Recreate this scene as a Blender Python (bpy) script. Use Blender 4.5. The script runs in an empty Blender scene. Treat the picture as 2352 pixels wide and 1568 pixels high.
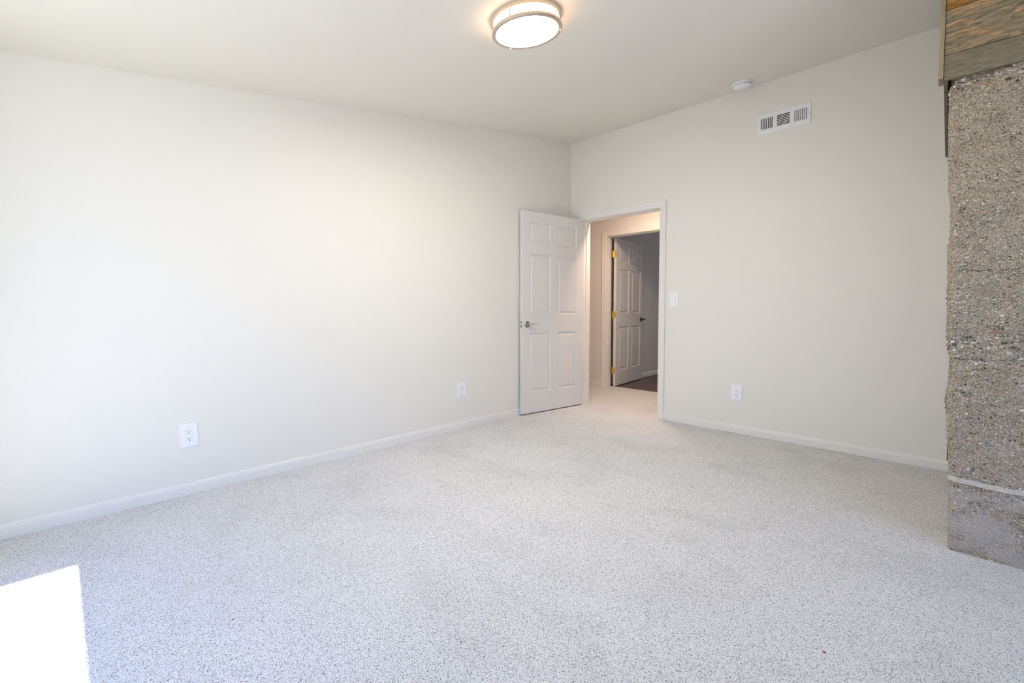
import bpy, bmesh, math, random
from mathutils import Vector, Matrix
import numpy as np

random.seed(7)
C = bpy.context.scene.collection
SC = bpy.context.scene

# ------------------------------------------------------------------ camera
W_, H_ = 2352, 1568
FPX, V0 = 1038.54, 752.14
PITCH, YAW = math.radians(2.3788), math.radians(44.683)
CAM = Vector((3.0974, -4.0610, 1.055))
cd = bpy.data.cameras.new('camera'); cam = bpy.data.objects.new('camera', cd); C.objects.link(cam)
cd.sensor_width = 36.0; cd.lens = FPX * 36.0 / W_
cd.shift_y = -(H_ / 2 - V0) / W_
cd.clip_start = 0.02
_R = Vector((math.cos(YAW), math.sin(YAW), 0))
_F = Vector((-math.sin(YAW) * math.cos(PITCH), math.cos(YAW) * math.cos(PITCH), -math.sin(PITCH)))
_U = _R.cross(_F)
cam.matrix_world = Matrix(((_R.x, _U.x, -_F.x, CAM.x), (_R.y, _U.y, -_F.y, CAM.y), (_R.z, _U.z, -_F.z, CAM.z), (0, 0, 0, 1)))
SC.camera = cam

# ------------------------------------------------------------------ light
SC.view_settings.view_transform = 'Standard'
SC.view_settings.look = 'None'
SC.view_settings.gamma = 1.0
SC.view_settings.use_curve_mapping = False
SC.view_settings.exposure = 0.24
SKY = 2.25
wd = bpy.data.worlds.new('sky'); SC.world = wd; wd.use_nodes = True
bg = wd.node_tree.nodes['Background']
bg.inputs[0].default_value = (0.38, 0.575, 1.10, 1); bg.inputs[1].default_value = SKY
SC.cycles.max_bounces = 6; SC.cycles.diffuse_bounces = 5
SC.cycles.use_adaptive_sampling = True; SC.cycles.adaptive_threshold = 0.05; SC.cycles.adaptive_min_samples = 12
SC.cycles.sample_clamp_indirect = 8.0

ROOM_X, ROOM_Y = 5.2, -4.55          # right wall, inner face of the garden wall
OPEN_X0, OPEN_X1, HEAD_Z = 0.54, 2.4, 2.03

WY0, WY1, WZ0, WZ1 = -4.3, -1.7, 0.30, 2.10   # window in the right wall

def light(name, kind, energy, color, loc, rot=(0, 0, 0), **kw):
    d = bpy.data.lights.new(name, kind); d.energy = energy; d.color = color
    for k, v in kw.items(): setattr(d, k, v)
    o = bpy.data.objects.new(name, d); o.location = loc; o.rotation_euler = rot; C.objects.link(o)
    return o
SUN_EL = math.atan2(HEAD_Z, (-4.03) - (ROOM_Y - 0.15))
light('sun', 'SUN', 12.5, (1.0, 0.97, 0.80), (2, -8, 6), (math.pi / 2 - SUN_EL, 0, 0), angle=math.radians(0.6))
po = light('garden_opening_portal', 'AREA', 1.0, (1, 1, 1), ((OPEN_X0 + OPEN_X1) / 2, ROOM_Y - 0.1, HEAD_Z / 2),
           (-math.pi / 2, 0, 0), shape='RECTANGLE', size=OPEN_X1 - OPEN_X0, size_y=HEAD_Z)
po.rotation_euler = (math.pi / 2, 0, 0)
po.data.cycles.is_portal = True
pw = light('side_window_portal', 'AREA', 1.0, (1, 1, 1), (ROOM_X + 0.06, (WY0 + WY1) / 2, (WZ0 + WZ1) / 2),
           (0, math.pi / 2, 0), shape='RECTANGLE', size=WZ1 - WZ0, size_y=WY1 - WY0)
pw.data.cycles.is_portal = True
light('hall_ceiling_lamp', 'AREA', 21.0, (1.0, 0.72, 0.54), (0.75, 0.29, 2.40), (0, 0, 0), shape='DISK', size=0.22)
light('far_room_daylight', 'AREA', 9.0, (0.78, 0.84, 1.0), (1.9, 3.9, 1.3), (-math.pi / 2, 0, 0), shape='RECTANGLE', size=1.2, size_y=1.2)

# ------------------------------------------------------------------ materials
def mat(name, col, rough=0.6, metal=0.0, **kw):
    m = bpy.data.materials.new(name); m.use_nodes = True
    b = m.node_tree.nodes['Principled BSDF']
    b.inputs['Base Color'].default_value = (*col, 1)
    b.inputs['Roughness'].default_value = rough
    b.inputs['Metallic'].default_value = metal
    for k, v in kw.items(): b.inputs[k].default_value = v
    return m
class N:
    def __init__(s, m): s.m = m; s.t = m.node_tree; s.b = s.t.nodes['Principled BSDF']
    def new(s, typ, **kw):
        n = s.t.nodes.new('ShaderNode' + typ)
        for k, v in kw.items():
            if k in n.inputs: n.inputs[k].default_value = v
            else: setattr(n, k, v)
        return n
    def link(s, a, b): s.t.links.new(a, b)
    def ramp(s, src, stops, interp='LINEAR'):
        r = s.new('ValToRGB'); e = r.color_ramp; e.interpolation = interp
        while len(e.elements) < len(stops): e.elements.new(0.5)
        for el, (p, c) in zip(e.elements, stops):
            el.position = p; el.color = (*c, 1) if len(c) == 3 else c
        s.link(src, r.inputs[0]); return r.outputs[0]
    def mix(s, fac, a, b, mode='MIX'):
        n = s.new('MixRGB', blend_type=mode)
        for i, v in ((0, fac), (1, a), (2, b)):
            if hasattr(v, 'is_output'): s.link(v, n.inputs[i])
            else: n.inputs[i].default_value = v if i == 0 else (*v, 1)
        return n.outputs[0]
    def math(s, op, a, b=0.0, clamp=False):
        n = s.new('Math', operation=op, use_clamp=clamp)
        for i, v in ((0, a), (1, b)):
            if hasattr(v, 'is_output'): s.link(v, n.inputs[i])
            else: n.inputs[i].default_value = v
        return n.outputs[0]
    def coords(s, scale=(1, 1, 1), rot=(0, 0, 0)):
        t = s.new('TexCoord'); mp = s.new('Mapping'); s.link(t.outputs['Object'], mp.inputs[0])
        mp.inputs['Scale'].default_value = scale; mp.inputs['Rotation'].default_value = rot
        return mp.outputs[0]
    def noise(s, co, scale, detail=2.0, rough=0.5, dist=0.0):
        n = s.new('TexNoise'); s.link(co, n.inputs['Vector'])
        n.inputs['Scale'].default_value = scale; n.inputs['Detail'].default_value = detail
        n.inputs['Roughness'].default_value = rough; n.inputs['Distortion'].default_value = dist
        return n
    def voro(s, co, scale, feature='F1', rnd=1.0):
        n = s.new('TexVoronoi', feature=feature); s.link(co, n.inputs['Vector'])
        n.inputs['Scale'].default_value = scale; n.inputs['Randomness'].default_value = rnd
        return n
    def bump(s, h, strength=0.3, dist=0.01):
        n = s.new('Bump'); n.inputs['Strength'].default_value = strength; n.inputs['Distance'].default_value = dist
        s.link(h, n.inputs['Height']); s.link(n.outputs[0], s.b.inputs['Normal']); return n

def wall_paint(name, col, rough=0.55):
    return mat(name, col, rough)
M_WALL = wall_paint('cream_wall_paint', (0.805, 0.781, 0.712))
M_CEIL = wall_paint('white_ceiling_paint', (0.805, 0.781, 0.718), 0.7)
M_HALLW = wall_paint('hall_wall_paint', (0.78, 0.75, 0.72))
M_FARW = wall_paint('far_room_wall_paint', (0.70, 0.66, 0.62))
M_TRIM = mat('white_trim_paint', (0.805, 0.785, 0.735), 0.4)
M_DOOR = mat('white_door_paint', (0.725, 0.71, 0.675), 0.38)
M_PLATE = mat('white_plastic', (0.88, 0.885, 0.90), 0.3)
M_DARK = mat('shade_black', (0.015, 0.015, 0.015), 0.8)  # black that stands for the shade inside openings
M_NICKEL = mat('brushed_nickel', (0.76, 0.66, 0.54), 0.32, 1.0)
M_NICKEL_D = mat('antique_nickel', (0.36, 0.31, 0.27), 0.35, 1.0)
M_STEEL = mat('latch_steel', (0.30, 0.29, 0.28), 0.35, 1.0)
M_BRASS = mat('polished_brass', (0.87, 0.68, 0.20), 0.28, 1.0)
M_BRONZE = mat('dark_bronze', (0.16, 0.12, 0.09), 0.3, 1.0)
M_SLOT = mat('shaded_slot_grey', (0.36, 0.35, 0.34), 0.7)
M_SCREW = mat('screw_paint', (0.66, 0.66, 0.66), 0.4)
M_VENT = mat('vent_enamel', (0.85, 0.85, 0.86), 0.4)
M_SMOKE = mat('smoke_detector_plastic', (0.88, 0.88, 0.90), 0.45)

def carpet_mat():
    m = mat('beige_carpet', (0.7, 0.68, 0.66), 1.0); n = N(m)
    co = n.coords((1, 1.0, 1), (0, 0, 0.6))
    wob = n.noise(co, 160, 2); wv = n.new('VectorMath', operation='SCALE'); wv.inputs['Scale'].default_value = 0.007
    n.link(wob.outputs['Color'], wv.inputs[0])
    ad = n.new('VectorMath', operation='ADD'); n.link(co, ad.inputs[0]); n.link(wv.outputs[0], ad.inputs[1])
    v1 = n.voro(ad.outputs[0], 310, feature='F1')
    fib = n.noise(ad.outputs[0], 470, 3, 0.7).outputs[0]
    mid = n.noise(co, 190, 3, 0.6).outputs[0]
    # yarn colours: mostly off-white, flecks of warm brown and grey
    fleck = n.noise(co, 190, 1, 0.5).outputs['Color']; sp = n.new('SeparateColor'); n.link(fleck, sp.inputs[0])
    tone = n.mix(n.ramp(sp.outputs[0], [(0.63, (0, 0, 0)), (0.71, (1, 1, 1))]), (0.975, 0.98, 0.985), (0.74, 0.66, 0.57))
    tone = n.mix(n.ramp(sp.outputs[1], [(0.65, (0, 0, 0)), (0.73, (1, 1, 1))]), tone, (0.66, 0.67, 0.70))
    h = n.math('ADD', n.math('MULTIPLY', v1.outputs['Distance'], -0.9), n.math('ADD', n.math('MULTIPLY', fib, 0.9), n.math('MULTIPLY', mid, 0.7)))
    gap = n.ramp(h, [(0.02, (0.33, 0.315, 0.305)), (0.18, (0.66, 0.65, 0.64)), (0.30, (0.95, 0.95, 0.95)), (0.42, (1, 1, 1))])  # shade between the tufts, darkened into the pile colour
    c = n.mix(1.0, tone, gap, 'MULTIPLY')
    ws = n.coords((1.0, 1.5, 1.0), (0, 0, 0.5))
    big = n.noise(ws, 1.9, 4, 0.62, 0.4)
    patch = n.ramp(big.outputs[0], [(0.32, (0.90, 0.90, 0.90)), (0.50, (0.98, 0.98, 0.98)), (0.66, (1, 1, 1))])
    c = n.mix(1.0, c, patch, 'MULTIPLY')
    n.link(c, n.b.inputs['Base Color'])
    n.bump(h, 0.8, 0.004)
    n.b.inputs['Specular IOR Level'].default_value = 0.1
    return m
M_CARPET = carpet_mat()

def plank_floor_mat():
    m = mat('dark_plank_floor', (0.09, 0.06, 0.05), 0.35); n = N(m)
    co = n.coords((1.2, 16, 1))
    a = n.noise(co, 1.6, 6, 0.6, 0.6)
    c = n.ramp(a.outputs[0], [(0.3, (0.045, 0.028, 0.024)), (0.5, (0.13, 0.085, 0.07)), (0.7, (0.24, 0.17, 0.15))])
    br = n.new('TexBrick'); co2 = n.coords((1, 1, 1)); n.link(co2, br.inputs['Vector'])
    br.inputs['Scale'].default_value = 1.0; br.inputs['Brick Width'].default_value = 1.2; br.inputs['Row Height'].default_value = 0.15
    br.inputs['Mortar Size'].default_value = 0.0015; br.inputs['Color1'].default_value = (1, 1, 1, 1); br.inputs['Color2'].default_value = (.7, .7, .7, 1)
    br.inputs['Mortar'].default_value = (.2, .2, .2, 1)
    n.link(n.mix(1.0, c, br.outputs[0], 'MULTIPLY'), n.b.inputs['Base Color'])
    return m
M_PLANK = plank_floor_mat()

def wood_mat(name, stops, streak=None, lines=14.0, scale=1.0, seed=0.0, dark=0.45, upright=False, fine=0.35):
    """Flat-sawn board: broad figure, contour-line grain that closes into ovals, and fine fibres."""
    m = mat(name, (0.2, 0.17, 0.12), 0.78); n = N(m)
    st = (1.6, 6, 11) if not upright else (11, 6, 1.6)
    def co(k, ln=1.0):
        s_ = [v * k for v in st]; s_[2 if upright else 0] *= ln
        c = n.coords(tuple(s_)); c.node.inputs['Location'].default_value = (seed, seed * 1.7, seed * 0.6); return c
    a = n.noise(co(scale), 1.0, 2, 0.45, 0.5).outputs[0]
    rg = n.math('FRACT', n.math('MULTIPLY', a, lines))
    ringc = n.ramp(rg, [(0.0, (1, 1, 1)), (0.55, (0.92, 0.92, 0.92)), (0.86, (1 - dark,) * 3), (1.0, (1, 1, 1))])
    fig = n.noise(co(scale * 2.4, 1.2), 1.0, 5, 0.65, 0.8).outputs[0]
    base = n.ramp(fig, stops)
    if streak:
        sp = n.noise(co(scale * 1.9, 1.6), 1.3, 4, 0.6, 0.6); sp.outputs[0]
        f = n.ramp(sp.outputs[0], [(0.52, (0, 0, 0)), (0.60, (1, 1, 1))])
        base = n.mix(n.math('MULTIPLY', f, 0.85), base, streak)
    fn = n.noise(co(14, 1.2), 1.0, 3, 0.7).outputs[0]
    g = n.ramp(fn, [(0.35, (1 - fine,) * 3), (0.55, (1, 1, 1)), (0.75, (1.18, 1.18, 1.16))])
    c = n.mix(1.0, n.mix(1.0, base, ringc, 'MULTIPLY'), g, 'MULTIPLY')
    n.link(c, n.b.inputs['Base Color'])
    n.bump(n.math('ADD', n.math('MULTIPLY', fn, 1.0), n.math('MULTIPLY', rg, -0.4)), 0.3, 0.002)
    return m
M_WOOD_ORANGE = wood_mat('orange_stained_wood', [(0.25, (0.26, 0.11, 0.018)), (0.5, (0.42, 0.20, 0.035)), (0.75, (0.60, 0.34, 0.09))], lines=22, seed=3.1, dark=0.6)
M_WOOD_STREAK = wood_mat('grey_brown_streaked_wood', [(0.34, (0.14, 0.125, 0.085)), (0.44, (0.25, 0.195, 0.115)), (0.60, (0.31, 0.24, 0.14)), (0.8, (0.20, 0.16, 0.10))], streak=(0.52, 0.30, 0.13), lines=26, scale=1.15, seed=1.3, dark=0.5)
M_WOOD_GREY = wood_mat('weathered_grey_wood', [(0.2, (0.185, 0.155, 0.10)), (0.5, (0.21, 0.175, 0.115)), (0.8, (0.235, 0.195, 0.13))], lines=5, scale=1.0, seed=5.2, dark=0.12, fine=0.32)
M_WOOD_TRIM = wood_mat('weathered_trim_wood', [(0.2, (0.24, 0.185, 0.11)), (0.5, (0.32, 0.25, 0.15)), (0.8, (0.40, 0.315, 0.19))], lines=8, seed=2.0, dark=0.18, upright=True, fine=0.2)
M_WOOD_RAW = wood_mat('unfinished_wood', [(0.2, (0.40, 0.27, 0.10)), (0.8, (0.55, 0.40, 0.17))], seed=8.0, dark=0.1, fine=0.1)

def stone_mat():
    m = mat('exposed_aggregate_concrete', (0.4, 0.36, 0.3), 0.8); n = N(m)
    co = n.coords((1, 1, 1.5))
    w = n.noise(co, 70, 2); wv = n.new('VectorMath', operation='SCALE'); wv.inputs['Scale'].default_value = 0.006
    n.link(w.outputs['Color'], wv.inputs[0]); ad = n.new('VectorMath', operation='ADD'); n.link(co, ad.inputs[0]); n.link(wv.outputs[0], ad.inputs[1])
    P = ad.outputs[0]
    sep = n.new('SeparateXYZ'); n.link(n.coords(), sep.inputs[0]); z = sep.outputs['Z']
    dens = n.noise(n.coords((1.2, 1.2, 3.0)), 4.2, 4, 0.6).outputs[0]
    def band(c, wd):
        return n.math('SUBTRACT', 1.0, n.math('MULTIPLY', n.math('ABSOLUTE', n.math('SUBTRACT', z, c)), 1.0 / wd), clamp=True)
    bigf = n.math('ADD', n.math('MULTIPLY', band(0.925, 0.085), 1.0), n.math('MULTIPLY', band(2.0, 0.09), 0.7), clamp=True)
    low = n.math('MULTIPLY', n.math('SUBTRACT', 0.62, z), 2.2, clamp=True)
    pal = [(0.0, (0.07, 0.066, 0.062)), (0.15, (0.16, 0.13, 0.095)), (0.30, (0.31, 0.25, 0.17)), (0.44, (0.45, 0.37, 0.26)),
           (0.56, (0.54, 0.46, 0.345)), (0.66, (0.64, 0.58, 0.48)), (0.79, (0.60, 0.36, 0.12)), (0.82, (0.42, 0.24, 0.17)), (0.845, (0.78, 0.74, 0.65)), (0.94, (0.95, 0.92, 0.85))]
    # sandy matrix: fine grains, with crevice shade darkened into the colour
    grain = n.noise(P, 330, 3, 0.65).outputs[0]
    g2 = n.noise(n.coords((1, 1, 1.6)), 20, 4, 0.6).outputs[0]
    mbase = n.mix(g2, (0.33, 0.265, 0.175), (0.55, 0.46, 0.33))
    mtx = n.mix(0.85, mbase, n.ramp(grain, [(0.36, (0.20, 0.19, 0.18)), (0.5, (0.90, 0.90, 0.90)), (0.66, (1.45, 1.42, 1.38))]), 'MULTIPLY')
    col = mtx; hgt = n.math('MULTIPLY', grain, 0.0022)
    def pebbles(col, hgt, scale, rad, frac, height, seed_out):
        """One size of pebble: a cell carries one when its own random number is under frac."""
        v = n.voro(P, scale, rnd=0.9); s_ = n.new('SeparateColor'); n.link(v.outputs['Color'], s_.inputs[0])
        keep = n.math('LESS_THAN', s_.outputs[1], frac)
        r = n.math('MULTIPLY', n.math('ADD', 0.65, n.math('MULTIPLY', s_.outputs[2], 0.35)), rad)
        q = n.math('DIVIDE', v.outputs['Distance'], r)
        inside = n.math('MULTIPLY', n.math('LESS_THAN', q, 1.0), keep)
        dome = n.math('POWER', n.math('SUBTRACT', 1.0, n.math('MULTIPLY', q, q), clamp=True), 0.55)
        c = n.ramp(s_.outputs[0], pal, 'CONSTANT')
        c = n.mix(0.35, c, n.ramp(grain, [(0.35, (0.7, 0.7, 0.7)), (0.6, (1.1, 1.1, 1.1))]), 'MULTIPLY')
        col = n.mix(inside, col, c)
        hh = n.math('MULTIPLY', n.math('MULTIPLY', dome, height), inside)
        return col, n.math('ADD', n.math('MULTIPLY', hgt, n.math('SUBTRACT', 1.0, inside)), hh)
    dfrac = n.math('MULTIPLY', dens, 1.25)
    col, hgt = pebbles(col, hgt, 270, 0.52, 0.85, 0.0030, 0)
    col, hgt = pebbles(col, hgt, 160, 0.50, n.math('ADD', dfrac, 0.02), 0.0045, 0)
    col, hgt = pebbles(col, hgt, 88, 0.50, n.math('SUBTRACT', n.math('ADD', dfrac, n.math('MULTIPLY', bigf, 0.75)), 0.36), 0.0066, 0)
    col, hgt = pebbles(col, hgt, 47, 0.50, n.math('ADD', 0.03, n.math('MULTIPLY', bigf, 0.85)), 0.0100, 0)
    # cement skin in patches, more of it low down
    cem_n = n.noise(n.coords((1, 1, 2.2)), 7.0, 5, 0.62, 0.3).outputs[0]
    cem = n.math('ADD', n.math('ADD', cem_n, n.math('MULTIPLY', low, 0.12)), n.math('MULTIPLY', n.math('SUBTRACT', grain, 0.5), 0.5))
    cemf = n.ramp(cem, [(0.50, (0, 0, 0)), (0.66, (1, 1, 1))])
    cemc = n.mix(n.noise(n.coords(), 5, 3).outputs[0], (0.42, 0.41, 0.405), (0.58, 0.53, 0.45))
    cemc = n.mix(0.6, cemc, n.ramp(grain, [(0.36, (0.45, 0.44, 0.42)), (0.52, (1, 1, 1))]), 'MULTIPLY')
    k = n.math('MULTIPLY', cemf, n.math('ADD', 0.15, n.math('MULTIPLY', low, 0.50)))
    col = n.mix(k, col, cemc)
    wobz = n.math('ADD', z, n.math('MULTIPLY', n.noise(n.coords((1, 1, 0.2)), 9, 3).outputs[0], 0.022))
    brk = n.math('GREATER_THAN', n.math('ADD', n.math('LESS_THAN', sep.outputs['X'], 3.20), n.math('GREATER_THAN', n.noise(n.coords((1, 1, 0.1)), 6, 1).outputs[0], 0.52)), 0.5)
    def line(c0, hw):
        return n.math('LESS_THAN', n.math('ABSOLUTE', n.math('SUBTRACT', wobz, c0)), hw)
    strip = n.math('MULTIPLY', line(0.322, 0.011), brk)
    col = n.mix(n.math('MULTIPLY', strip, 0.9), col, n.mix(grain, (0.58, 0.53, 0.45), (0.78, 0.74, 0.65)))
    jt = n.math('ADD', line(1.226, 0.0011), n.math('MULTIPLY', line(0.853, 0.0012), brk), clamp=True)
    n.link(col, n.b.inputs['Base Color'])
    hgt = n.math('MULTIPLY', hgt, n.math('SUBTRACT', 1.0, n.math('MULTIPLY', k, 0.8)))
    hgt = n.math('MINIMUM', hgt, 0.0095)
    hgt = n.math('ADD', n.math('SUBTRACT', hgt, n.math('MULTIPLY', jt, 0.012)), n.math('MULTIPLY', strip, 0.003))
    d = n.new('Displacement', Midlevel=0.0, Scale=1.0); n.link(hgt, d.inputs['Height'])
    n.link(d.outputs[0], m.node_tree.nodes['Material Output'].inputs['Displacement'])
    m.displacement_method = 'BOTH'
    return m
M_STONE = stone_mat()

def emit_mat(name, col, strength):
    m = mat(name, (0.9, 0.85, 0.78), 0.3); b = m.node_tree.nodes['Principled BSDF']
    b.inputs['Emission Color'].default_value = (*col, 1); b.inputs['Emission Strength'].default_value = strength
    return m
M_DIFF = emit_mat('lit_lamp_lens', (1.0, 0.91, 0.77), 110.0)
M_SIDE = emit_mat('lit_lamp_side_glass', (1.0, 0.66, 0.38), 6.0)
M_CONC = mat('patio_concrete', (0.5, 0.48, 0.45), 0.9)

# ------------------------------------------------------------------ mesh helpers
def obj(name, bm, m, parent=None, smooth=False, loc=None, rot=None, bevel=0.0, seg=2):
    me = bpy.data.meshes.new(name)
    bmesh.ops.recalc_face_normals(bm, faces=bm.faces)
    bm.to_mesh(me); bm.free(); me.materials.append(m)
    o = bpy.data.objects.new(name, me); C.objects.link(o)
    if smooth:
        for p in me.polygons: p.use_smooth = True
    if parent: o.parent = parent
    if loc: o.location = loc
    if rot: o.rotation_euler = rot
    if bevel:
        b = o.modifiers.new('bevel', 'BEVEL'); b.width = bevel; b.segments = seg; b.limit_method = 'ANGLE'; b.angle_limit = math.radians(40)
    return o
def box(bm, x0, x1, y0, y1, z0, z1):
    v = [bm.verts.new(p) for p in ((x0, y0, z0), (x1, y0, z0), (x1, y1, z0), (x0, y1, z0), (x0, y0, z1), (x1, y0, z1), (x1, y1, z1), (x0, y1, z1))]
    for f in ((3, 2, 1, 0), (4, 5, 6, 7), (0, 1, 5, 4), (1, 2, 6, 5), (2, 3, 7, 6), (3, 0, 4, 7)): bm.faces.new([v[i] for i in f])
    return v
def boxes(*bs):
    bm = bmesh.new()
    for b in bs: box(bm, *b)
    return bm
def lathe(bm, prof, n=48, axis='z', org=(0, 0, 0)):
    """prof: (radius, height) pairs; ends of radius 0 close the surface."""
    org = Vector(org); rings = []
    def pt(r, h, t):
        a, b = r * math.cos(t), r * math.sin(t)
        return org + Vector({'z': (a, b, h), 'y': (a, h, b), 'x': (h, a, b)}[axis])
    for r, h in prof:
        if r < 1e-6: rings.append([bm.verts.new(pt(0, h, 0))])
        else: rings.append([bm.verts.new(pt(r, h, 2 * math.pi * i / n)) for i in range(n)])
    for a, b in zip(rings, rings[1:]):
        for i in range(n):
            j = (i + 1) % n
            if len(a) == 1 and len(b) == 1: continue
            if len(a) == 1: bm.faces.new((a[0], b[j], b[i]))
            elif len(b) == 1: bm.faces.new((a[i], a[j], b[0]))
            else: bm.faces.new((a[i], a[j], b[j], b[i]))
def tube(bm, pts, radii, n=12, flat=1.0):
    pts = [Vector(p) for p in pts]; rings = []
    for i, p in enumerate(pts):
        t = (pts[min(i + 1, len(pts) - 1)] - pts[max(i - 1, 0)]).normalized()
        a = t.cross(Vector((0, 0, 1)))
        if a.length < 1e-3: a = t.cross(Vector((0, 1, 0)))
        a.normalize(); b = a.cross(t).normalized(); r = radii[i]
        rings.append([bm.verts.new(p + a * (r * flat * math.cos(2 * math.pi * k / n)) + b * (r * math.sin(2 * math.pi * k / n))) for k in range(n)])
    for a, b in zip(rings, rings[1:]):
        for k in range(n): bm.faces.new((a[k], a[(k + 1) % n], b[(k + 1) % n], b[k]))
    bm.faces.new(rings[0]); bm.faces.new(rings[-1])
def prism(bm, poly, p0, p1, up=Vector((0, 0, 1)), out=Vector((1, 0, 0))):
    """Extrude poly [(out, up)] from p0 to p1."""
    p0, p1 = Vector(p0), Vector(p1)
    a = [bm.verts.new(p0 + out * u + up * v) for u, v in poly]; b = [bm.verts.new(p1 + out * u + up * v) for u, v in poly]
    for i in range(len(poly)):
        j = (i + 1) % len(poly); bm.faces.new((a[i], a[j], b[j], b[i]))
    bm.faces.new(a); bm.faces.new(b[::-1])
def smooth_by_angle(o, deg=35):
    for p in o.data.polygons: p.use_smooth = True
    try: o.data.set_sharp_from_angle(angle=math.radians(deg))
    except Exception: pass
    return o

def tag(o, label=None, cat=None, group=None, kind=None):
    if label: o['label'] = label
    if cat: o['category'] = cat
    if group: o['group'] = group
    if kind: o['kind'] = kind
    return o
def thing(name, label, cat, loc=(0, 0, 0), rot=(0, 0, 0), group=None, kind=None):
    o = bpy.data.objects.new(name, None); C.objects.link(o); o.location = loc; o.rotation_euler = rot
    o.empty_display_size = 0.05
    return tag(o, label, cat, group, kind)
def copy_tree(o, parent=None):
    c = o.copy(); C.objects.link(c)
    if parent: c.parent = parent
    for ch in list(o.children): copy_tree(ch, c)
    return c
def struct(name, bm, m, label, cat, **kw):
    return tag(obj(name, bm, m, **kw), label, cat, kind='structure')

# ------------------------------------------------------------------ the room shell
SL, CZ = 0.1565, 2.867                # the ceiling falls towards the garden wall
cz = lambda y: CZ + SL * y
T = 0.12                              # wall between room and hall
DX0, DX1, DZ = 0.157, 1.071, 2.029    # rough opening of the room door
HY0, HY1 = 1.12, 1.24                 # hall's far wall
OX0, OX1 = -0.276, 0.62               # rough opening in that wall
WEND = 3.066                          # the drywall stops just short of the chimney

def slab(poly, z0, z1):
    bm = bmesh.new()
    a = [bm.verts.new((x, y, z0)) for x, y in poly]; b = [bm.verts.new((x, y, z1)) for x, y in poly]
    for i in range(len(poly)):
        j = (i + 1) % len(poly); bm.faces.new((a[i], a[j], b[j], b[i]))
    bm.faces.new(a[::-1]); bm.faces.new(b); return bm
struct('floor', slab([(-0.15, ROOM_Y - 0.15), (ROOM_X + 0.1, ROOM_Y - 0.15), (ROOM_X + 0.1, 0.0), (3.4, 0.0), (3.4, 1.275), (-1.4, 1.275), (-1.4, 0.0), (-0.15, 0.0)], -0.06, 0.0), M_CARPET,
       'pale beige speckled cut-pile carpet covering the room and the hall', 'carpet')
struct('floor_far_room', boxes((-0.6, 3.4, 1.275, 4.2, -0.06, -0.004)), M_PLANK, 'dark brown wood plank floor beyond the hall doorway', 'floor')

bm = bmesh.new()   # ceiling slab, pitched
y0, y1 = ROOM_Y - 0.15, 0.0
v = [bm.verts.new(p) for p in ((-0.12, y0, cz(y0)), (ROOM_X + 0.12, y0, cz(y0)), (ROOM_X + 0.12, y1, cz(y1)), (-0.12, y1, cz(y1)))]
u = [bm.verts.new(p.co + Vector((0, 0, 0.15))) for p in v]
bm.faces.new(v); bm.faces.new(u)
for i in range(4): bm.faces.new((v[i], v[(i + 1) % 4], u[(i + 1) % 4], u[i]))
struct('ceiling', bm, M_CEIL, 'smooth white ceiling sloping up towards the door wall', 'ceiling')

def gable(x0, x1):   # side wall under the pitched ceiling
    bm = bmesh.new(); e = 0.01
    pr = [(y0, -0.02), (y1, -0.02), (y1, cz(y1) + e), (y0, cz(y0) + e)]
    a = [bm.verts.new((x0, y, z)) for y, z in pr]; b = [bm.verts.new((x1, y, z)) for y, z in pr]
    for i in range(4): bm.faces.new((a[i], a[(i + 1) % 4], b[(i + 1) % 4], b[i]))
    bm.faces.new(a); bm.faces.new(b); return bm
struct('wall_left', gable(-0.12, 0.0), M_WALL, 'long blank off-white wall on the left', 'wall')
def window_wall(x0, x1, wy0, wy1, wz0, wz1):
    """Side wall with a window: columns along y, the top following the ceiling."""
    bm = bmesh.new(); e = 0.01; ys = [y0, wy0, wy1, y1]
    g = {}
    for i, y in enumerate(ys):
        for k, z in enumerate((-0.02, wz0, wz1, cz(y) + e)):
            for s, x in enumerate((x0, x1)): g[i, k, s] = bm.verts.new((x, y, z))
    def q(*ids): bm.faces.new([g[t] for t in ids])
    for i in range(3):
        for k in range(3):
            if (i, k) == (1, 1): continue
            for s in (0, 1): q((i, k, s), (i + 1, k, s), (i + 1, k + 1, s), (i, k + 1, s))
    for i in range(3): q((i, 0, 0), (i + 1, 0, 0), (i + 1, 0, 1), (i, 0, 1)); q((i, 3, 0), (i + 1, 3, 0), (i + 1, 3, 1), (i, 3, 1))
    for k in range(3): q((0, k, 0), (0, k + 1, 0), (0, k + 1, 1), (0, k, 1)); q((3, k, 0), (3, k + 1, 0), (3, k + 1, 1), (3, k, 1))
    q((1, 1, 0), (2, 1, 0), (2, 1, 1), (1, 1, 1)); q((1, 2, 0), (2, 2, 0), (2, 2, 1), (1, 2, 1))
    q((1, 1, 0), (1, 2, 0), (1, 2, 1), (1, 1, 1)); q((2, 1, 0), (2, 2, 0), (2, 2, 1), (2, 1, 1))
    return bm
struct('wall_right', window_wall(ROOM_X, ROOM_X + 0.12, WY0, WY1, WZ0, WZ1), M_WALL, 'off-white side wall with a wide window, beyond the chimney', 'wall')
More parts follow.
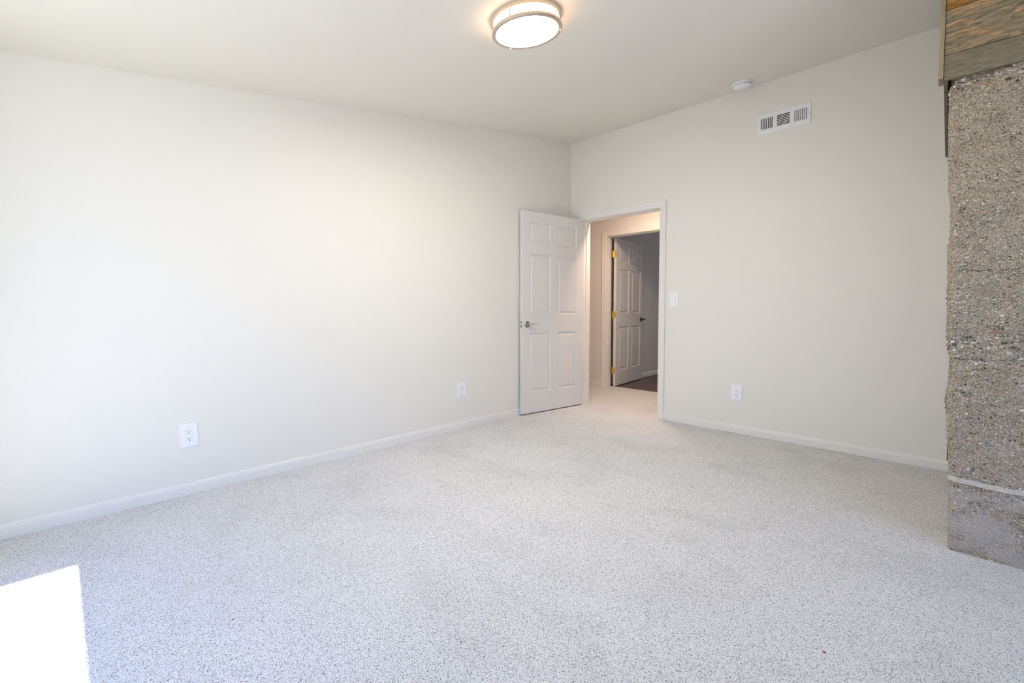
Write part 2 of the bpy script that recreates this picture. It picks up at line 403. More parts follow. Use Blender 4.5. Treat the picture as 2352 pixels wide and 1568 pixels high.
def holed_wall(x0, x1, z1, ya, yb, hx0, hx1, hz1, z0=-0.02):
    """Wall from x0 to x1 with one doorway, as one closed surface."""
    bm = bmesh.new()
    xs, zs = [x0, hx0, hx1, x1], [z0, hz1, z1]
    g = {(i, k, s): bm.verts.new((x, y, z)) for i, x in enumerate(xs) for k, z in enumerate(zs) for s, y in enumerate((ya, yb))}
    def q(*ids): bm.faces.new([g[t] for t in ids])
    for i in range(3):
        for k in range(2):
            if (i, k) == (1, 0): continue
            for s in (0, 1): q((i, k, s), (i + 1, k, s), (i + 1, k + 1, s), (i, k + 1, s))
    for k in (0, 1):
        q((0, k, 0), (0, k + 1, 0), (0, k + 1, 1), (0, k, 1)); q((3, k, 0), (3, k + 1, 0), (3, k + 1, 1), (3, k, 1))
    for i in range(3):
        q((i, 2, 0), (i + 1, 2, 0), (i + 1, 2, 1), (i, 2, 1))
        if i != 1: q((i, 0, 0), (i + 1, 0, 0), (i + 1, 0, 1), (i, 0, 1))
    q((1, 0, 0), (1, 1, 0), (1, 1, 1), (1, 0, 1)); q((2, 0, 0), (2, 1, 0), (2, 1, 1), (2, 0, 1)); q((1, 1, 0), (2, 1, 0), (2, 1, 1), (1, 1, 1))
    return bm
struct('wall_back', holed_wall(-0.12, WEND, CZ + 0.02, 0.0, T, DX0, DX1, DZ), M_WALL, 'off-white wall holding the doorway, vent and light switch', 'wall')
struct('wall_back_right', boxes((4.76, ROOM_X + 0.12, 0.0, T, -0.02, CZ + 0.02)), M_WALL, 'off-white wall behind the chimney', 'wall')
struct('trim_gap_shade', boxes((WEND + 0.001, 4.759, 0.10, T, -0.02, CZ + 0.02)), M_DARK, 'black panel standing in for the shade between the wall edge and the chimney', 'gap')  # closes the opening with a black panel in place of its shade
struct('wall_front', holed_wall(-0.12, ROOM_X + 0.12, cz(ROOM_Y - 0.15) + 0.03, ROOM_Y - 0.15, ROOM_Y, OPEN_X0, OPEN_X1, HEAD_Z), M_WALL, 'garden wall with the wide patio doorway', 'wall')
struct('trim_bounce_ground', slab([(-8, -16), (16, -16), (16, 4), (ROOM_X + 0.2, 4), (ROOM_X + 0.2, ROOM_Y - 0.16), (-8, ROOM_Y - 0.16)], -0.2, -0.04), M_CONC, 'unseen pale concrete patio, added outside to bounce light indoors', 'patio')  # out of view, added so sunlight bounces in through the doorway

# hall and far room
HC = 2.44
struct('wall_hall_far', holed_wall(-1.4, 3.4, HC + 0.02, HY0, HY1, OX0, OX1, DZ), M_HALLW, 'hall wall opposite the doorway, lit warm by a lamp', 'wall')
struct('wall_hall_left', boxes((-1.5, -1.4, 0.0, HY1, -0.02, HC + 0.02)), M_HALLW, 'left end wall of the hall', 'wall')
struct('wall_hall_right', boxes((3.4, 3.5, T, 4.2, -0.02, HC + 0.02)), M_HALLW, 'right end wall of the hall', 'wall')
struct('wall_hall_near', boxes((-1.4, -0.12, 0.02, T, -0.02, HC + 0.02)), M_HALLW, 'near wall of the hall', 'wall')
struct('ceiling_hall', boxes((-1.5, 3.5, T, 4.2, HC, HC + 0.08)), M_CEIL, 'flat hall ceiling', 'ceiling')
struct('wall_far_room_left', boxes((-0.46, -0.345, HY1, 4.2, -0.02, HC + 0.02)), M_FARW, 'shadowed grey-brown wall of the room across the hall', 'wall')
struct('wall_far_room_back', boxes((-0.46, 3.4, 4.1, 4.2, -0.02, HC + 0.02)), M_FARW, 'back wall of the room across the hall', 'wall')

# baseboards: ranch profile with a rounded, stepped cap
BB = [(0, 0), (0.0125, 0), (0.0125, 0.046), (0.0105, 0.050), (0.0105, 0.055), (0.007, 0.064), (0.004, 0.067), (0, 0.067)]
def baseboard(name, p0, p1, out, label):
    bm = bmesh.new(); prism(bm, BB, p0, p1, out=Vector(out)); return struct(name, bm, M_TRIM, label, 'baseboard')
baseboard('baseboard_left', (0, ROOM_Y, 0), (0, -0.001, 0), (1, 0, 0), 'low white baseboard along the long left wall')
baseboard('baseboard_back', (1.119, 0, 0), (WEND + 0.018, 0, 0), (0, -1, 0), 'low white baseboard from the door frame to the chimney')
baseboard('baseboard_hall', (-1.4, HY0, 0), (-0.326, HY0, 0), (0, -1, 0), 'white baseboard in the hall left of the far door frame')
baseboard('baseboard_far_room', (-0.345, HY1, 0), (-0.345, 4.1, 0), (1, 0, 0), 'white baseboard on the shadowed wall across the hall')

# door frames -----------------------------------------------------------
CP = [(0, 0.0), (0.0080, 0.0), (0.0095, 0.003), (0.0105, 0.016), (0.0120, 0.019), (0.0125, 0.040), (0.0150, 0.050), (0.0155, 0.058), (0.0130, 0.062), (0, 0.062)]
def casing(bm, xi0, xi1, zi, ysurf, sgn):
    """Moulded casing round an opening, mitred: profile (proud, across) swept left leg - head - right leg."""
    rings = []
    for pr, ac in CP:
        y = ysurf + sgn * pr
        rings.append([(xi0 - ac, y, 0.0), (xi0 - ac, y, zi + ac), (xi1 + ac, y, zi + ac), (xi1 + ac, y, 0.0)])
    vs = [[bm.verts.new(p) for p in r] for r in rings]
    for i in range(len(vs)):
        a, b = vs[i], vs[(i + 1) % len(vs)]
        for k in range(3): bm.faces.new((a[k], a[k + 1], b[k + 1], b[k]))
    bm.faces.new([r[0] for r in vs]); bm.faces.new([r[3] for r in vs])
def frame(name, x0, x1, zt, ya, yb, label, stop_y, near_sgn=-1):
    """x0, x1, zt: rough opening; jamb boards 19 mm; casings on both faces."""
    t = thing(name, label, 'door frame', ((x0 + x1) / 2, ya, 0), kind='structure')
    inv = Matrix.Translation((-(x0 + x1) / 2, -ya, 0))
    j = 0.019; bm = boxes((x0, x0 + j, ya, yb, 0, zt), (x1 - j, x1, ya, yb, 0, zt), (x0 + j, x1 - j, ya, yb, zt - j, zt)); bm.transform(inv)
    obj('jamb', bm, M_TRIM, t)
    s0, s1 = stop_y
    bm = boxes((x0 + j, x0 + j + 0.011, s0, s1, 0, zt - j), (x1 - j - 0.011, x1 - j, s0, s1, 0, zt - j), (x0 + j + 0.011, x1 - j - 0.011, s0, s1, zt - j - 0.011, zt - j)); bm.transform(inv)
    obj('door_stop', bm, M_TRIM, t, bevel=0.0015)
    r = 0.005
    for (ys, sg) in ((ya, -1), (yb, 1)):
        bm = bmesh.new(); casing(bm, x0 + j - r, x1 - j + r, zt - j + r, ys, sg); bm.transform(inv); obj('casing', bm, M_TRIM, t)
    return t, inv
tr1, inv1 = frame('trim_1', DX0, DX1, DZ, 0.0, T, 'white moulded frame of the open doorway', (0.042, 0.085))
bm = boxes((1.0495, 1.0525, -0.004, 0.038, 0.885, 0.968)); bm.transform(inv1); obj('strike_plate', bm, M_STEEL, tr1)['label'] = 'dark metal strike plate'
tr2, inv2 = frame('trim_2', OX0, OX1, DZ, HY0, HY1, 'white moulded frame of the door across the hall', (1.152, 1.192))

# doors ------------------------------------------------------------------
def door_leaf_bm(Wd, Hd, Th, cols, rows):
    """Six-panel leaf: x 0..Wd, y 0..Th, z 0..Hd; raised panels pressed into both faces."""
    bm = bmesh.new()
    xs = sorted({0, Wd, *[c for p in cols for c in p]}); zs = sorted({0, Hd, *[c for p in rows for c in p]})
    INS = [(0.0, 0.0), (0.003, 0.006), (0.010, 0.0115), (0.013, 0.0120), (0.036, 0.0025), (0.038, 0.0025)]
    for y, s in ((0.0, 1), (Th, -1)):
        for i in range(len(xs) - 1):
            for k in range(len(zs) - 1):
                xa, xb, za, zb = xs[i], xs[i + 1], zs[k], zs[k + 1]
                hole = any(abs(xa - c[0]) < 1e-6 and abs(xb - c[1]) < 1e-6 for c in cols) and any(abs(za - r[0]) < 1e-6 and abs(zb - r[1]) < 1e-6 for r in rows)
                rings = []
                for ins, dep in (INS if hole else INS[:1]):
                    yy = y + s * dep
                    rings.append([bm.verts.new(p) for p in ((xa + ins, yy, za + ins), (xb - ins, yy, za + ins), (xb - ins, yy, zb - ins), (xa + ins, yy, zb - ins))])
                for a, b in zip(rings, rings[1:]):
                    for q in range(4): bm.faces.new((a[q], a[(q + 1) % 4], b[(q + 1) % 4], b[q]))
                bm.faces.new(rings[-1])
    for za, zb in zip(zs, zs[1:]):
        for x in (0, Wd):
            bm.faces.new([bm.verts.new(p) for p in ((x, 0, za), (x, Th, za), (x, Th, zb), (x, 0, zb))])
    for xa, xb in zip(xs, xs[1:]):
        for z in (0, Hd):
            bm.faces.new([bm.verts.new(p) for p in ((xa, 0, z), (xb, 0, z), (xb, Th, z), (xa, Th, z))])
    bmesh.ops.remove_doubles(bm, verts=bm.verts, dist=1e-5)
    return bm

def place_door(name, label, hinge, free, z0, Wd, Hd, Th, cols, rows):
    """Empty at the hinge-side bottom corner of the visible face; +x runs to the free edge, +y into the thickness."""
    d = Vector((free[0] - hinge[0], free[1] - hinge[1]))
    t = thing(name, label, 'door', (hinge[0], hinge[1], z0), (0, 0, math.atan2(d.y, d.x)), kind='structure')
    return t

# the room's own door, swung back towards the left wall
H1, F1 = (0.176, -0.003), (0.0555, -0.842)
L1 = math.hypot(H1[0] - F1[0], H1[1] - F1[1])
TH = 0.035
door1 = place_door('door_1', 'open white six-panel door swung back against the left wall', H1, F1, 0.012, L1, 2.0, TH, None, None)
# local frame: +x to free edge (towards -y world), +y = rotated 90 deg ccw = towards +x world; thickness must go to -x world, so use negative y
def flipy(bm): bmesh.ops.scale(bm, vec=(1, -1, 1), verts=bm.verts); return bm
cols1 = [(0.103, 0.378), (0.475, 0.752)]
rows1 = [(0.205, 0.802), (0.985, 1.585), (1.690, 1.898)]
obj('door_leaf', flipy(door_leaf_bm(L1, 2.003, TH, cols1, rows1)), M_DOOR, door1)
def lever_set(parent, x, z, ysurf, sgn, m_r, m_l, direction=-1, name='door_handle'):
    """Rosette, neck and wavy lever; sgn +1: sticks out along +y."""
    bm = bmesh.new()
    lathe(bm, [(0, 0), (0.0325, 0), (0.033, 0.002), (0.031, 0.0045), (0.028, 0.0055), (0.025, 0.009), (0.019, 0.0115), (0.014, 0.013), (0.0, 0.013)], 40, 'y')
    bmesh.ops.scale(bm, vec=(1, sgn, 1), verts=bm.verts)
    h = obj(name, bm, m_r, parent, smooth=True, loc=(x, ysurf, z)); smooth_by_angle(h, 50)
    bm = bmesh.new()
    lathe(bm, [(0, 0.011), (0.0115, 0.011), (0.0105, 0.020), (0.0095, 0.034), (0.0105, 0.044), (0.0125, 0.050), (0.0125, 0.058), (0.010, 0.062), (0, 0.063)], 28, 'y')
    D = direction
    pts = [(0.0, 0.053, 0.0), (0.018 * D, 0.054, 0.002), (0.036 * D, 0.053, 0.005), (0.052 * D, 0.051, 0.004), (0.066 * D, 0.050, -0.002), (0.080 * D, 0.050, -0.010),
           (0.093 * D, 0.050, -0.0145), (0.104 * D, 0.050, -0.015), (0.114 * D, 0.050, -0.011), (0.121 * D, 0.050, -0.007)]
    tube(bm, pts, [0.0105, 0.0100, 0.0085, 0.0070, 0.0060, 0.0052, 0.0046, 0.0042, 0.0042, 0.0030], 14, 0.75)
    bmesh.ops.scale(bm, vec=(1, sgn, 1), verts=bm.verts)
    l = obj('lever', bm, m_l, h, smooth=True)
    return h
h1 = lever_set(door1, L1 - 0.0615, 0.890, 0.0, 1, M_NICKEL_D, M_NICKEL); h1['label'] = 'antique nickel lever handle'
h1b = lever_set(door1, L1 - 0.0615, 0.890, -TH, -1, M_NICKEL_D, M_NICKEL); h1b['label'] = 'antique nickel lever handle'
h1b.scale = (0.9, 0.2, 0.9)
bm = boxes((L1 - 0.0005, L1 + 0.0012, -TH + 0.006, -0.006, 0.862, 0.919)); lp = obj('latch_plate', bm, M_STEEL, door1); lp['label'] = 'steel latch plate'
bm = bmesh.new()
a = [bm.verts.new(p) for p in ((L1, -0.026, 0.878), (L1, -0.010, 0.878), (L1, -0.010, 0.904), (L1, -0.026, 0.904))]
b = [bm.verts.new(p) for p in ((L1 + 0.011, -0.026, 0.880), (L1 + 0.003, -0.010, 0.880), (L1 + 0.003, -0.010, 0.902), (L1 + 0.011, -0.026, 0.902))]
for i in range(4): bm.faces.new((a[i], a[(i + 1) % 4], b[(i + 1) % 4], b[i]))
bm.faces.new(b); bm.faces.new(a)
obj('latch_bolt', bm, M_NICKEL, lp)

# the door across the hall, standing open into the far room
H2, F2 = (-0.196, 1.262), (-0.290, 2.165)
L2 = math.hypot(H2[0] - F2[0], H2[1] - F2[1])
door2 = place_door('door_2', 'white six-panel door standing open in the room across the hall', H2, F2, 0.008, L2, 2.0, TH, None, None)
k = L2 / L1
cols2 = [(a * k, b * k) for a, b in cols1]
obj('door_leaf', door_leaf_bm(L2, 1.998, TH, cols2, rows1), M_DOOR, door2)
h2 = lever_set(door2, L2 - 0.060, 0.890, 0.0, -1, M_BRONZE, M_BRONZE); h2['label'] = 'dark bronze lever handle'
h2b = lever_set(door2, L2 - 0.060, 0.890, TH, 1, M_BRONZE, M_BRONZE); h2b.scale = (0.9, 0.2, 0.9); h2b['label'] = 'dark bronze lever handle'
for hz in (0.165, 0.925, 1.735):
    bm = bmesh.new()
    box(bm, -0.0015, 0.0, 0.001, TH - 0.002, 0, 0.089)
    lathe(bm, [(0, -0.004), (0.004, -0.003), (0.0062, 0.0), (0.0062, 0.089), (0.004, 0.092), (0, 0.093)], 16, 'z', (-0.004, TH + 0.004, 0))
    # leaf screwed to the jamb: stands across the open gap
    box(bm, -0.034, -0.0045, TH + 0.0015, TH + 0.0040, 0, 0.089)
    for sz in (0.015, 0.045, 0.074):
        lathe(bm, [(0, 0), (0.0035, 0), (0.0028, 0.0012), (0, 0.0014)], 12, 'x', (-0.0030, TH * 0.45, sz))
    hg = obj('hinge', bm, M_BRASS, door2, loc=(0, 0, hz)); smooth_by_angle(hg); hg['label'] = 'bright brass hinge'

# ------------------------------------------------------------------ chimney
# left outline of the stone (z, x) as it stands
PZ = [0.00, 0.02, 0.10, 0.21, 0.31, 0.35, 0.40, 0.47, 0.52, 0.58, 0.63, 0.66, 0.70, 0.74, 0.82, 0.85, 0.88, 0.91, 0.96, 1.06, 1.15, 1.21, 1.25, 1.33, 1.335, 1.42, 1.48, 1.53, 1.58, 1.64, 1.72, 1.80, 1.88, 1.97, 2.06]
PPX = [2176, 2176, 2177, 2178, 2179, 2179, 2177.5, 2176, 2174, 2173.5, 2171.5, 2169, 2174, 2178, 2181, 2180.5, 2177, 2175, 2174.5, 2174.5, 2175.5, 2176, 2176, 2176.3, 2181.5, 2182.5, 2183.5, 2180.5, 2177.5, 2179, 2178.5, 2177.5, 2178.5, 2180, 2184]
def px_to_x(px, z, y=-1.33):
    """Where a point of height z on the stone's front stands, from its column in the photograph."""
    lo, hi = 2.6, 3.6
    for _ in range(40):
        mid = (lo + hi) / 2; d = Vector((mid, y, z)) - CAM
        p = W_ / 2 + FPX * d.dot(_R) / d.dot(_F)
        if p < px: lo = mid
        else: hi = mid
    return (lo + hi) / 2
PX = [px_to_x(p, z) for p, z in zip(PPX, PZ)]
def chimney():
    xr, yf, yb = 4.75, -1.33, 0.09
    # outline path: side (back to front), rounded corner, front, right side
    segs = []
    for y in np.concatenate([np.linspace(yb, -1.17, 50), np.arange(-1.166, yf + 0.0301, -0.004)]): segs.append((0.0, y, 1.0, 0.0))            # (x offset from left edge, y, left weight, corner)
    for a in np.linspace(0, math.pi / 2, 7)[1:]: segs.append((0.022 * (1 - math.cos(a)), yf + 0.03 - 0.03 * math.sin(a), 1.0, 1.0))
    for d in np.arange(0.026, 0.36, 0.0034): segs.append((d, yf, 1.0, 0.0))
    n_front = len(segs)
    for x in np.linspace(0.37, 1.60, 60): segs.append((x, yf, 1.0, 0.0))
    segs = np.array(segs)
    n_right = 40
    Zs = np.linspace(0, 1, 600); ncol = len(segs) + n_right
    px, pz = np.interp, None
    rng = np.random.default_rng(3)
    # low frequency lumps
    def lump(u, z, amp, fx, fz, ph):
        return amp * np.sin(u * fx + ph + 1.7 * np.sin(z * fz * 0.6 + ph)) * np.sin(z * fz + 2.3 * ph + 1.1 * np.sin(u * fx * 0.7))
    verts = np.zeros((len(Zs), ncol, 3))
    for j in range(ncol):
        if j < len(segs):
            off, y, _, _ = segs[j]; u = off - y
            shoulder = np.clip((0.075 - off) / 0.075, 0, 1) ** 1.6 * 0.050 if y <= yf + 0.031 else 0.05
            ztop = 2.052 - shoulder + 0.006 * math.sin(off * 60)
            z = Zs * ztop
            left = np.interp(z, PZ, PX)
            fade = max(0.0, 1 - off / 0.35)
            x = 3.075 + (left - 3.075) * fade + off
            lf = lump(u, z, 0.006, 9, 7, 0.4) + lump(u, z, 0.004, 21, 17, 1.9) + lump(u, z, 0.0025, 55, 47, 3.1)
            if y > yf + 0.031: X = np.maximum(x - 0.5 * np.abs(lf), x - 0.01) + 0.012 * (1 - fade) + 0.010; Y = np.full_like(z, y)
            else: X = x; Y = y - lf * min(1, off / 0.05 + 0.2)
        else:
            q = (j - len(segs) + 1) / n_right
            ztop = 2.05; z = Zs * ztop; X = np.full_like(z, xr) + 0.004 * np.sin(z * 30 + q * 20); Y = np.full_like(z, yf + (yb - yf) * q) + (0 if q < 1 else 0)
        verts[:, j, 0] = X; verts[:, j, 1] = Y; verts[:, j, 2] = z
    V = verts.reshape(-1, 3)
    idx = np.arange(len(Zs) * ncol).reshape(len(Zs), ncol)
    a = idx[:-1, :-1].ravel(); b = idx[:-1, 1:].ravel(); c = idx[1:, 1:].ravel(); d = idx[1:, :-1].ravel()
    F = np.stack([a, b, c, d], 1).tolist()
    F.append(idx[-1, :].tolist())
    me = bpy.data.meshes.new('stone_chimney'); me.from_pydata(V.tolist(), [], F); me.update()
    me.materials.append(M_STONE)
    for p in me.polygons: p.use_smooth = True
    o = bpy.data.objects.new('stone_chimney', me); C.objects.link(o)
    return o
ch = chimney()
tag(ch, 'rough pebbly concrete chimney breast at the right edge of the room', 'chimney')

# wooden casing over the chimney -------------------------------------------
hood = thing('chimney_hood', 'stained wooden plank casing boxed in above the stone chimney', 'wood casing', (3.02, -1.37, 2.03))
hinv = Matrix.Translation((-3.02, 1.37, -2.03))
def hpart(name, bm, m, label=None, bevel=0.002):
    bm.transform(hinv); o = obj(name, bm, m, hood, bevel=bevel)
    if label: o['label'] = label
    return o
ctop = lambda y: cz(y) - 0.002
hx1 = 4.84
def tiltplank(z0, z1, yf=-1.37, th=0.019, x0=3.0205):
    bm = bmesh.new(); box(bm, x0, hx1, yf, yf + th, z0, z1); return bm
hpart('plank', tiltplank(2.026, 2.127, -1.370), M_WOOD_GREY, 'weathered grey bottom plank')
hpart('plank', tiltplank(2.1295, 2.3145, -1.369), M_WOOD_STREAK, 'grey-brown plank with orange streaked grain')
hpart('plank', tiltplank(2.317, 2.50, -1.367), M_WOOD_ORANGE, 'orange stained plank')
hpart('plank', tiltplank(2.5025, ctop(-1.37) - 0.004, -1.367), M_WOOD_STREAK)
bm = bmesh.new(); box(bm, 3.0035, 3.0195, -1.374, -1.285, 2.035, ctop(-1.37)); hpart('corner_trim', bm, M_WOOD_TRIM, 'upright corner trim board', 0.001)
bm = bmesh.new()   # side board running back to the wall, its underside just above the stone
p = [(3.0205, -1.349), (3.034, -1.349), (3.016, -0.001), (3.003, -0.001)]
lo = [bm.verts.new((x, y, 2.030)) for x, y in p]; hi = [bm.verts.new((x, y, cz(y) - 0.003)) for x, y in p]
for i in range(4): bm.faces.new((lo[i], lo[(i + 1) % 4], hi[(i + 1) % 4], hi[i]))
bm.faces.new(lo); bm.faces.new(hi); hpart('side_panel', bm, M_WOOD_GREY)
hpart('bottom_panel', boxes((3.040, hx1 - 0.02, -1.350, -0.02, 2.060, 2.078)), M_WOOD_RAW, 'unfinished yellow underside board')
bm = bmesh.new()
q = [(hx1, -1.37), (hx1 + 0.019, -1.37), (hx1 + 0.019, -0.001), (hx1, -0.001)]
lo = [bm.verts.new((x, y, 2.030)) for x, y in q]; hi = [bm.verts.new((x, y, cz(y) - 0.003)) for x, y in q]
for i in range(4): bm.faces.new((lo[i], lo[(i + 1) % 4], hi[(i + 1) % 4], hi[i]))
bm.faces.new(lo); bm.faces.new(hi); hpart('side_panel', bm, M_WOOD_GREY)

# ------------------------------------------------------------------ ceiling light
TILT = math.atan(SL)
def ceil_thing(name, label, cat, x, y):
    return thing(name, label, cat, (x, y, cz(y)), (TILT, 0, 0))
cl = ceil_thing('ceiling_light', 'round flush ceiling light with double brushed nickel bands, lit', 'ceiling light', 1.529, -2.379)
R0 = 0.1755
def lpart(name, prof, m, parent, smooth=40):
    bm = bmesh.new(); lathe(bm, prof, 96); o = obj(name, bm, m, parent); return smooth_by_angle(o, smooth)
lpart('pan', [(0, 0), (R0 - 0.002, 0), (R0 - 0.001, -0.002), (R0 - 0.001, -0.021), (R0 - 0.004, -0.023), (R0 - 0.012, -0.023), (R0 - 0.012, -0.004), (0, -0.004)], M_NICKEL, cl)
lpart('band', [(R0 - 0.001, -0.058), (R0, -0.060), (R0, -0.068), (R0 - 0.003, -0.071), (R0 - 0.019, -0.071), (R0 - 0.020, -0.069), (R0 - 0.014, -0.060), (R0 - 0.012, -0.058), (R0 - 0.001, -0.058)], M_NICKEL, cl)
lpart('side_diffuser', [(0, -0.0075), (R0 - 0.015, -0.0075), (R0 - 0.015, -0.058), (R0 - 0.0205, -0.0675), (R0 - 0.0215, -0.0680)], M_SIDE, cl)['label'] = 'glowing side of the diffuser between the bands'
lpart('diffuser', [(0, -0.060), (R0 - 0.022, -0.060), (R0 - 0.0215, -0.0680), (R0 - 0.030, -0.0705), (0, -0.0715)], M_DIFF, cl)
for ang in (math.radians(165), math.radians(285), math.radians(45)):
    x, y = (R0 - 0.0085) * math.cos(ang), (R0 - 0.0085) * math.sin(ang)
    bm = bmesh.new(); lathe(bm, [(0, -0.020), (0.0032, -0.020), (0.0032, -0.060), (0, -0.060)], 16, 'z', (x, y, 0))
    pst = obj('post', bm, M_NICKEL, cl, smooth=False); smooth_by_angle(pst)
    bm = bmesh.new(); lathe(bm, [(0.0, -0.070), (0.0042, -0.070), (0.0048, -0.073), (0.0044, -0.077), (0.002, -0.079), (0, -0.0795)], 20, 'z', (x, y, 0))
    obj('knob', bm, M_NICKEL, pst, smooth=True)

# ------------------------------------------------------------------ smoke detector
sd = ceil_thing('smoke_detector', 'round white smoke detector on the ceiling above the vent', 'smoke detector', 1.823, -0.184)
lpart('mounting_base', [(0, 0), (0.072, 0), (0.0725, -0.003), (0.0725, -0.009), (0.069, -0.012), (0, -0.012)], M_SMOKE, sd)
lpart('cover', [(0, -0.012), (0.063, -0.012), (0.0655, -0.0135), (0.0655, -0.024), (0.061, -0.033), (0.050, -0.038), (0.030, -0.0395), (0, -0.040)], M_SMOKE, sd, 60)
bm = bmesh.new(); lathe(bm, [(0, -0.0385), (0.011, -0.0385), (0.0105, -0.0425), (0, -0.043)], 28, 'z', (-0.012, -0.016, 0)); obj('test_button', bm, M_PLATE, sd, smooth=False)
bm = bmesh.new()
for i in range(26):
    a = math.pi * 2 * i / 26
    b0 = bmesh.new(); box(b0, 0.0640, 0.0660, -0.004, 0.004, -0.0215, -0.0165); b0.transform(Matrix.Rotation(a, 4, 'Z'))
    me = bpy.data.meshes.new('tmp'); b0.to_mesh(me); b0.free(); bm.from_mesh(me); bpy.data.meshes.remove(me)
obj('sensor_slots', bm, M_SLOT, sd)

# ------------------------------------------------------------------ air vent
VX, VZ, VW, VH = 2.073, 2.5385, 0.366, 0.146
vt = thing('air_vent', 'white metal three-way air vent high on the wall', 'air vent', (VX, 0, VZ))
banks = [(-0.117, 'v'), (0.0, 'h'), (0.117, 'v')]
BW, BH = 0.090, 0.086
bm = bmesh.new()   # faceplate with three openings
xs = [-VW / 2]; 
for c, _ in banks: xs += [c - BW / 2, c + BW / 2]
xs.append(VW / 2); zs = [-VH / 2, -BH / 2, BH / 2, VH / 2]; yo = -0.006
grid = {}
for i, x in enumerate(xs):
    for kz, z in enumerate(zs):
        edge = i in (0, len(xs) - 1) or kz in (0, 3)
        grid[i, kz] = bm.verts.new((x, yo, z))
for i in range(len(xs) - 1):
    for kz in range(3):
        if kz == 1 and i % 2 == 1: continue
        bm.faces.new((grid[i, kz], grid[i + 1, kz], grid[i + 1, kz + 1], grid[i, kz + 1]))
rim = [(-VW / 2, -VH / 2), (VW / 2, -VH / 2), (VW / 2, VH / 2), (-VW / 2, VH / 2)]
o1 = [grid[0, 0], grid[len(xs) - 1, 0], grid[len(xs) - 1, 3], grid[0, 3]]
e = 0.004; o2 = [bm.verts.new((x + e * (1 if x > 0 else -1), 0, z + e * (1 if z > 0 else -1))) for x, z in rim]
for i in range(len(xs) - 1):
    pass
bot = [grid[i, 0] for i in range(len(xs))]; top = [grid[i, 3] for i in range(len(xs))]
bm.faces.new(bot + [o2[1], o2[0]]); bm.faces.new(top[::-1] + [o2[3], o2[2]])
bm.faces.new([grid[0, kz] for kz in range(3, -1, -1)] + [o2[0], o2[3]]); bm.faces.new([grid[len(xs) - 1, kz] for kz in range(4)] + [o2[2], o2[1]])
for i in (1, 3, 5):   # opening reveals
    q = [grid[i, 1], grid[i + 1, 1], grid[i + 1, 2], grid[i, 2]]; r = [bm.verts.new(p.co + Vector((0, 0.004, 0))) for p in q]
    for s in range(4): bm.faces.new((q[s], q[(s + 1) % 4], r[(s + 1) % 4], r[s]))
obj('faceplate', bm, M_VENT, vt)
obj('slat_shade', boxes((-VW / 2 + 0.01, VW / 2 - 0.01, -0.0012, -0.0005, -VH / 2 + 0.01, VH / 2 - 0.01)), M_DARK, vt)['label'] = 'black sheet standing in for the shade behind the slats'  # flat black sheet on the wall, painted as shade between the slats
def louvers(cx, kind, sgn):
    bm = bmesh.new(); n = 7
    for i in range(n + 1):
        if kind == 'v':
            x = cx - BW / 2 + BW * i / n
            tubep = [(x - 0.0025, -0.0064), (x + 0.0025, -0.0064), (x + 0.0025 + sgn * 0.0035, -0.0015), (x - 0.0025 + sgn * 0.0035, -0.0015)]
            lo = [bm.verts.new((a, b, -BH / 2)) for a, b in tubep]; hi = [bm.verts.new((a, b, BH / 2)) for a, b in tubep]
        else:
            z = -BH / 2 + BH * i / n
            pr = [(-0.0064, z - 0.0024), (-0.0064, z + 0.0024), (-0.0015, z + 0.0024 + 0.003), (-0.0015, z - 0.0024 + 0.003)]
            lo = [bm.verts.new((cx - BW / 2, b, c)) for b, c in pr]; hi = [bm.verts.new((cx + BW / 2, b, c)) for b, c in pr]
        for q in range(4): bm.faces.new((lo[q], lo[(q + 1) % 4], hi[(q + 1) % 4], hi[q]))
        bm.faces.new(lo); bm.faces.new(hi)
    return bm
for (c, kd), sg in zip(banks, (-1, 0, 1)): obj('slats', louvers(c, kd, sg), M_VENT, vt)
for x in (-0.171, 0.174):
    bm = bmesh.new(); lathe(bm, [(0, 0), (0.0035, 0), (0.003, -0.0015), (0, -0.002)], 16, 'y', (x, -0.006, 0)); obj('screw', bm, M_SCREW, vt)
obj('damper_lever', boxes((0.1655, 0.1675, -0.0075, -0.0055, -0.028, 0.028), (0.160, 0.171, -0.013, -0.0072, -0.002, 0.002)), M_SCREW, vt)

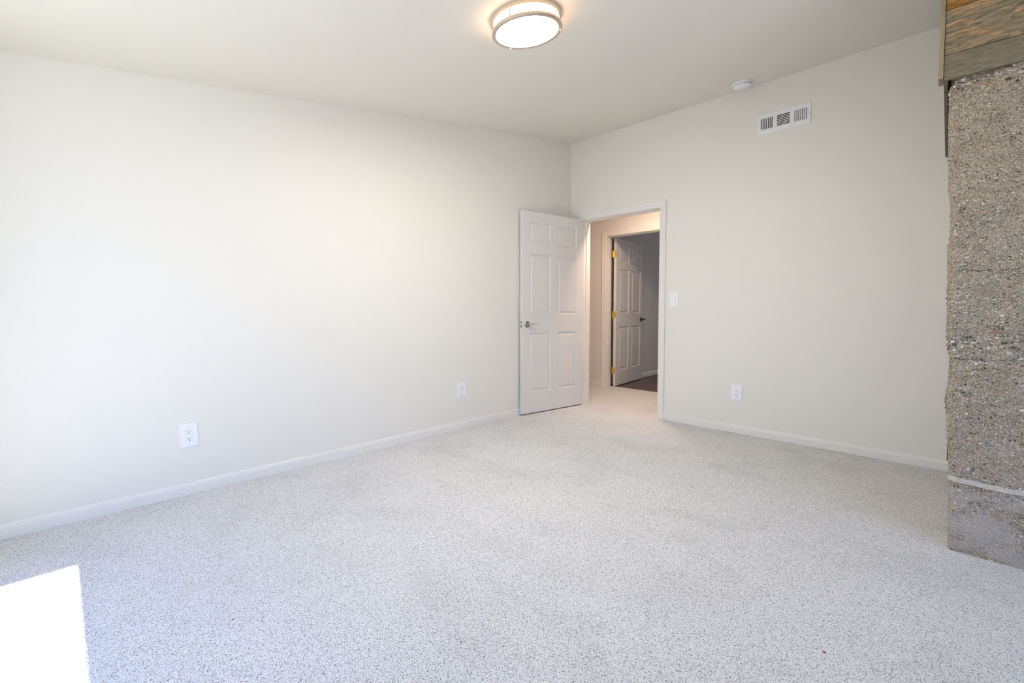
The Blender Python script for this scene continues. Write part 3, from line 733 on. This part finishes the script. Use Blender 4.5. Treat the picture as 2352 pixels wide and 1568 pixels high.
# ------------------------------------------------------------------ outlets and switch
def plate_bm(w, h, hole):
    """Wall plate, face towards -y, with a rectangular opening."""
    bm = bmesh.new(); hw, hh = hole
    def ring(a, b, y): return [bm.verts.new(p) for p in ((-a, y, -b), (a, y, -b), (a, y, b), (-a, y, b))]
    rs = [ring(w / 2, h / 2, 0), ring(w / 2, h / 2, -0.002), ring(w / 2 - 0.004, h / 2 - 0.004, -0.0062), ring(hw / 2, hh / 2, -0.0066), ring(hw / 2, hh / 2, -0.003)]
    for a, b in zip(rs, rs[1:]):
        for i in range(4): bm.faces.new((a[i], a[(i + 1) % 4], b[(i + 1) % 4], b[i]))
    bm.faces.new(rs[-1]); return bm
def outlet(loc, rot, label, w, h):
    t = thing('wall_outlet', label, 'outlet', loc, rot, group='white duplex wall outlets')
    obj('cover_plate', plate_bm(w, h, (0.0345, 0.068)), M_PLATE, t)
    rc = obj('receptacle', boxes((-0.0168, 0.0168, -0.0072, -0.002, -0.0335, 0.0335)), M_PLATE, t, bevel=0.0008)
    for s in (-1, 1):
        cz_ = s * 0.0195
        bm = boxes((-0.0078, -0.0055, -0.0074, -0.0068, cz_ + 0.000, cz_ + 0.0085), (0.0055, 0.0075, -0.0074, -0.0068, cz_ + 0.001, cz_ + 0.0080))
        lathe(bm, [(0, -0.0074), (0.0031, -0.0074), (0.0031, -0.0068), (0, -0.0068)], 16, 'y', (0, 0, cz_ - 0.0065))
        obj('slots', bm, M_DARK, rc)['label'] = 'dark plug slots'
        bm = bmesh.new(); lathe(bm, [(0, -0.0062), (0.003, -0.0062), (0.0024, -0.0078), (0, -0.008)], 16, 'y', (0, 0, s * 0.0485)); obj('screw', bm, M_SCREW, t)
    return t
outlet((0, -3.544, 0.336), (0, math.radians(-2.2), math.pi / 2), 'larger white outlet on the left wall nearest the camera', 0.087, 0.134)
outlet((0, -1.562, 0.342), (0, math.radians(0.5), math.pi / 2), 'small white outlet on the left wall close to the open door', 0.087, 0.134)
outlet((1.7705, 0, 0.343), (0, math.radians(2.0), 0), 'white outlet low on the wall right of the doorway', 0.089, 0.135)
sw = thing('light_switch', 'white rocker light switch beside the doorway frame', 'light switch', (1.203, 0, 1.139))
obj('cover_plate', plate_bm(0.087, 0.134, (0.0345, 0.068)), M_PLATE, sw)
bm = bmesh.new()
a = [bm.verts.new(p) for p in ((-0.0162, -0.004, -0.033), (0.0162, -0.004, -0.033), (0.0162, -0.0068, 0.033), (-0.0162, -0.0068, 0.033))]
pr = [(-0.002, -0.033), (-0.0110, -0.033), (-0.0080, 0.0), (-0.0066, 0.033), (-0.002, 0.033)]
for vv in a: bm.verts.remove(vv)
lo = [bm.verts.new((-0.0162, y, z)) for y, z in pr]; hi = [bm.verts.new((0.0162, y, z)) for y, z in pr]
for q in range(5): bm.faces.new((lo[q], lo[(q + 1) % 5], hi[(q + 1) % 5], hi[q]))
bm.faces.new(lo); bm.faces.new(hi); obj('rocker', bm, M_PLATE, sw)
for s in (-1, 1):
    bm = bmesh.new(); lathe(bm, [(0, -0.0062), (0.003, -0.0062), (0.0024, -0.0078), (0, -0.008)], 16, 'y', (0, 0, s * 0.0485)); obj('screw', bm, M_SCREW, sw)

# ------------------------------------------------------------------ crumbs on the carpet
M_CRUMB = mat('dark_crumb', (0.10, 0.045, 0.03), 0.8)
def crumb(x, y, r, label, rz):
    bm = bmesh.new(); bmesh.ops.create_icosphere(bm, subdivisions=2, radius=r)
    for vv in bm.verts: vv.co = Vector((vv.co.x * 1.6, vv.co.y, vv.co.z * 0.7)) * (1 + 0.18 * math.sin(vv.co.x * 900 + vv.co.y * 1300))
    o = obj('crumb', bm, M_CRUMB, smooth=True, loc=(x, y, r * 0.55), rot=(0, 0, rz)); tag(o, label, 'crumb', 'crumbs on the carpet')
def on_floor(px, py):
    d = _F * FPX + _R * (px - W_ / 2) - _U * (py - V0); t = -CAM.z / d.z; return CAM + d * t
q = on_floor(1893, 1498); crumb(q.x, q.y, 0.0028, 'brown crumb lying on the carpet in the foreground right', 0.4)
q = on_floor(1565, 1096); crumb(q.x, q.y, 0.0022, 'dark crumb on the carpet out from the doorway', 1.2)
q = on_floor(535, 1423); crumb(q.x, q.y, 0.0022, 'dark crumb on the carpet near the bright sun patch', 2.0)
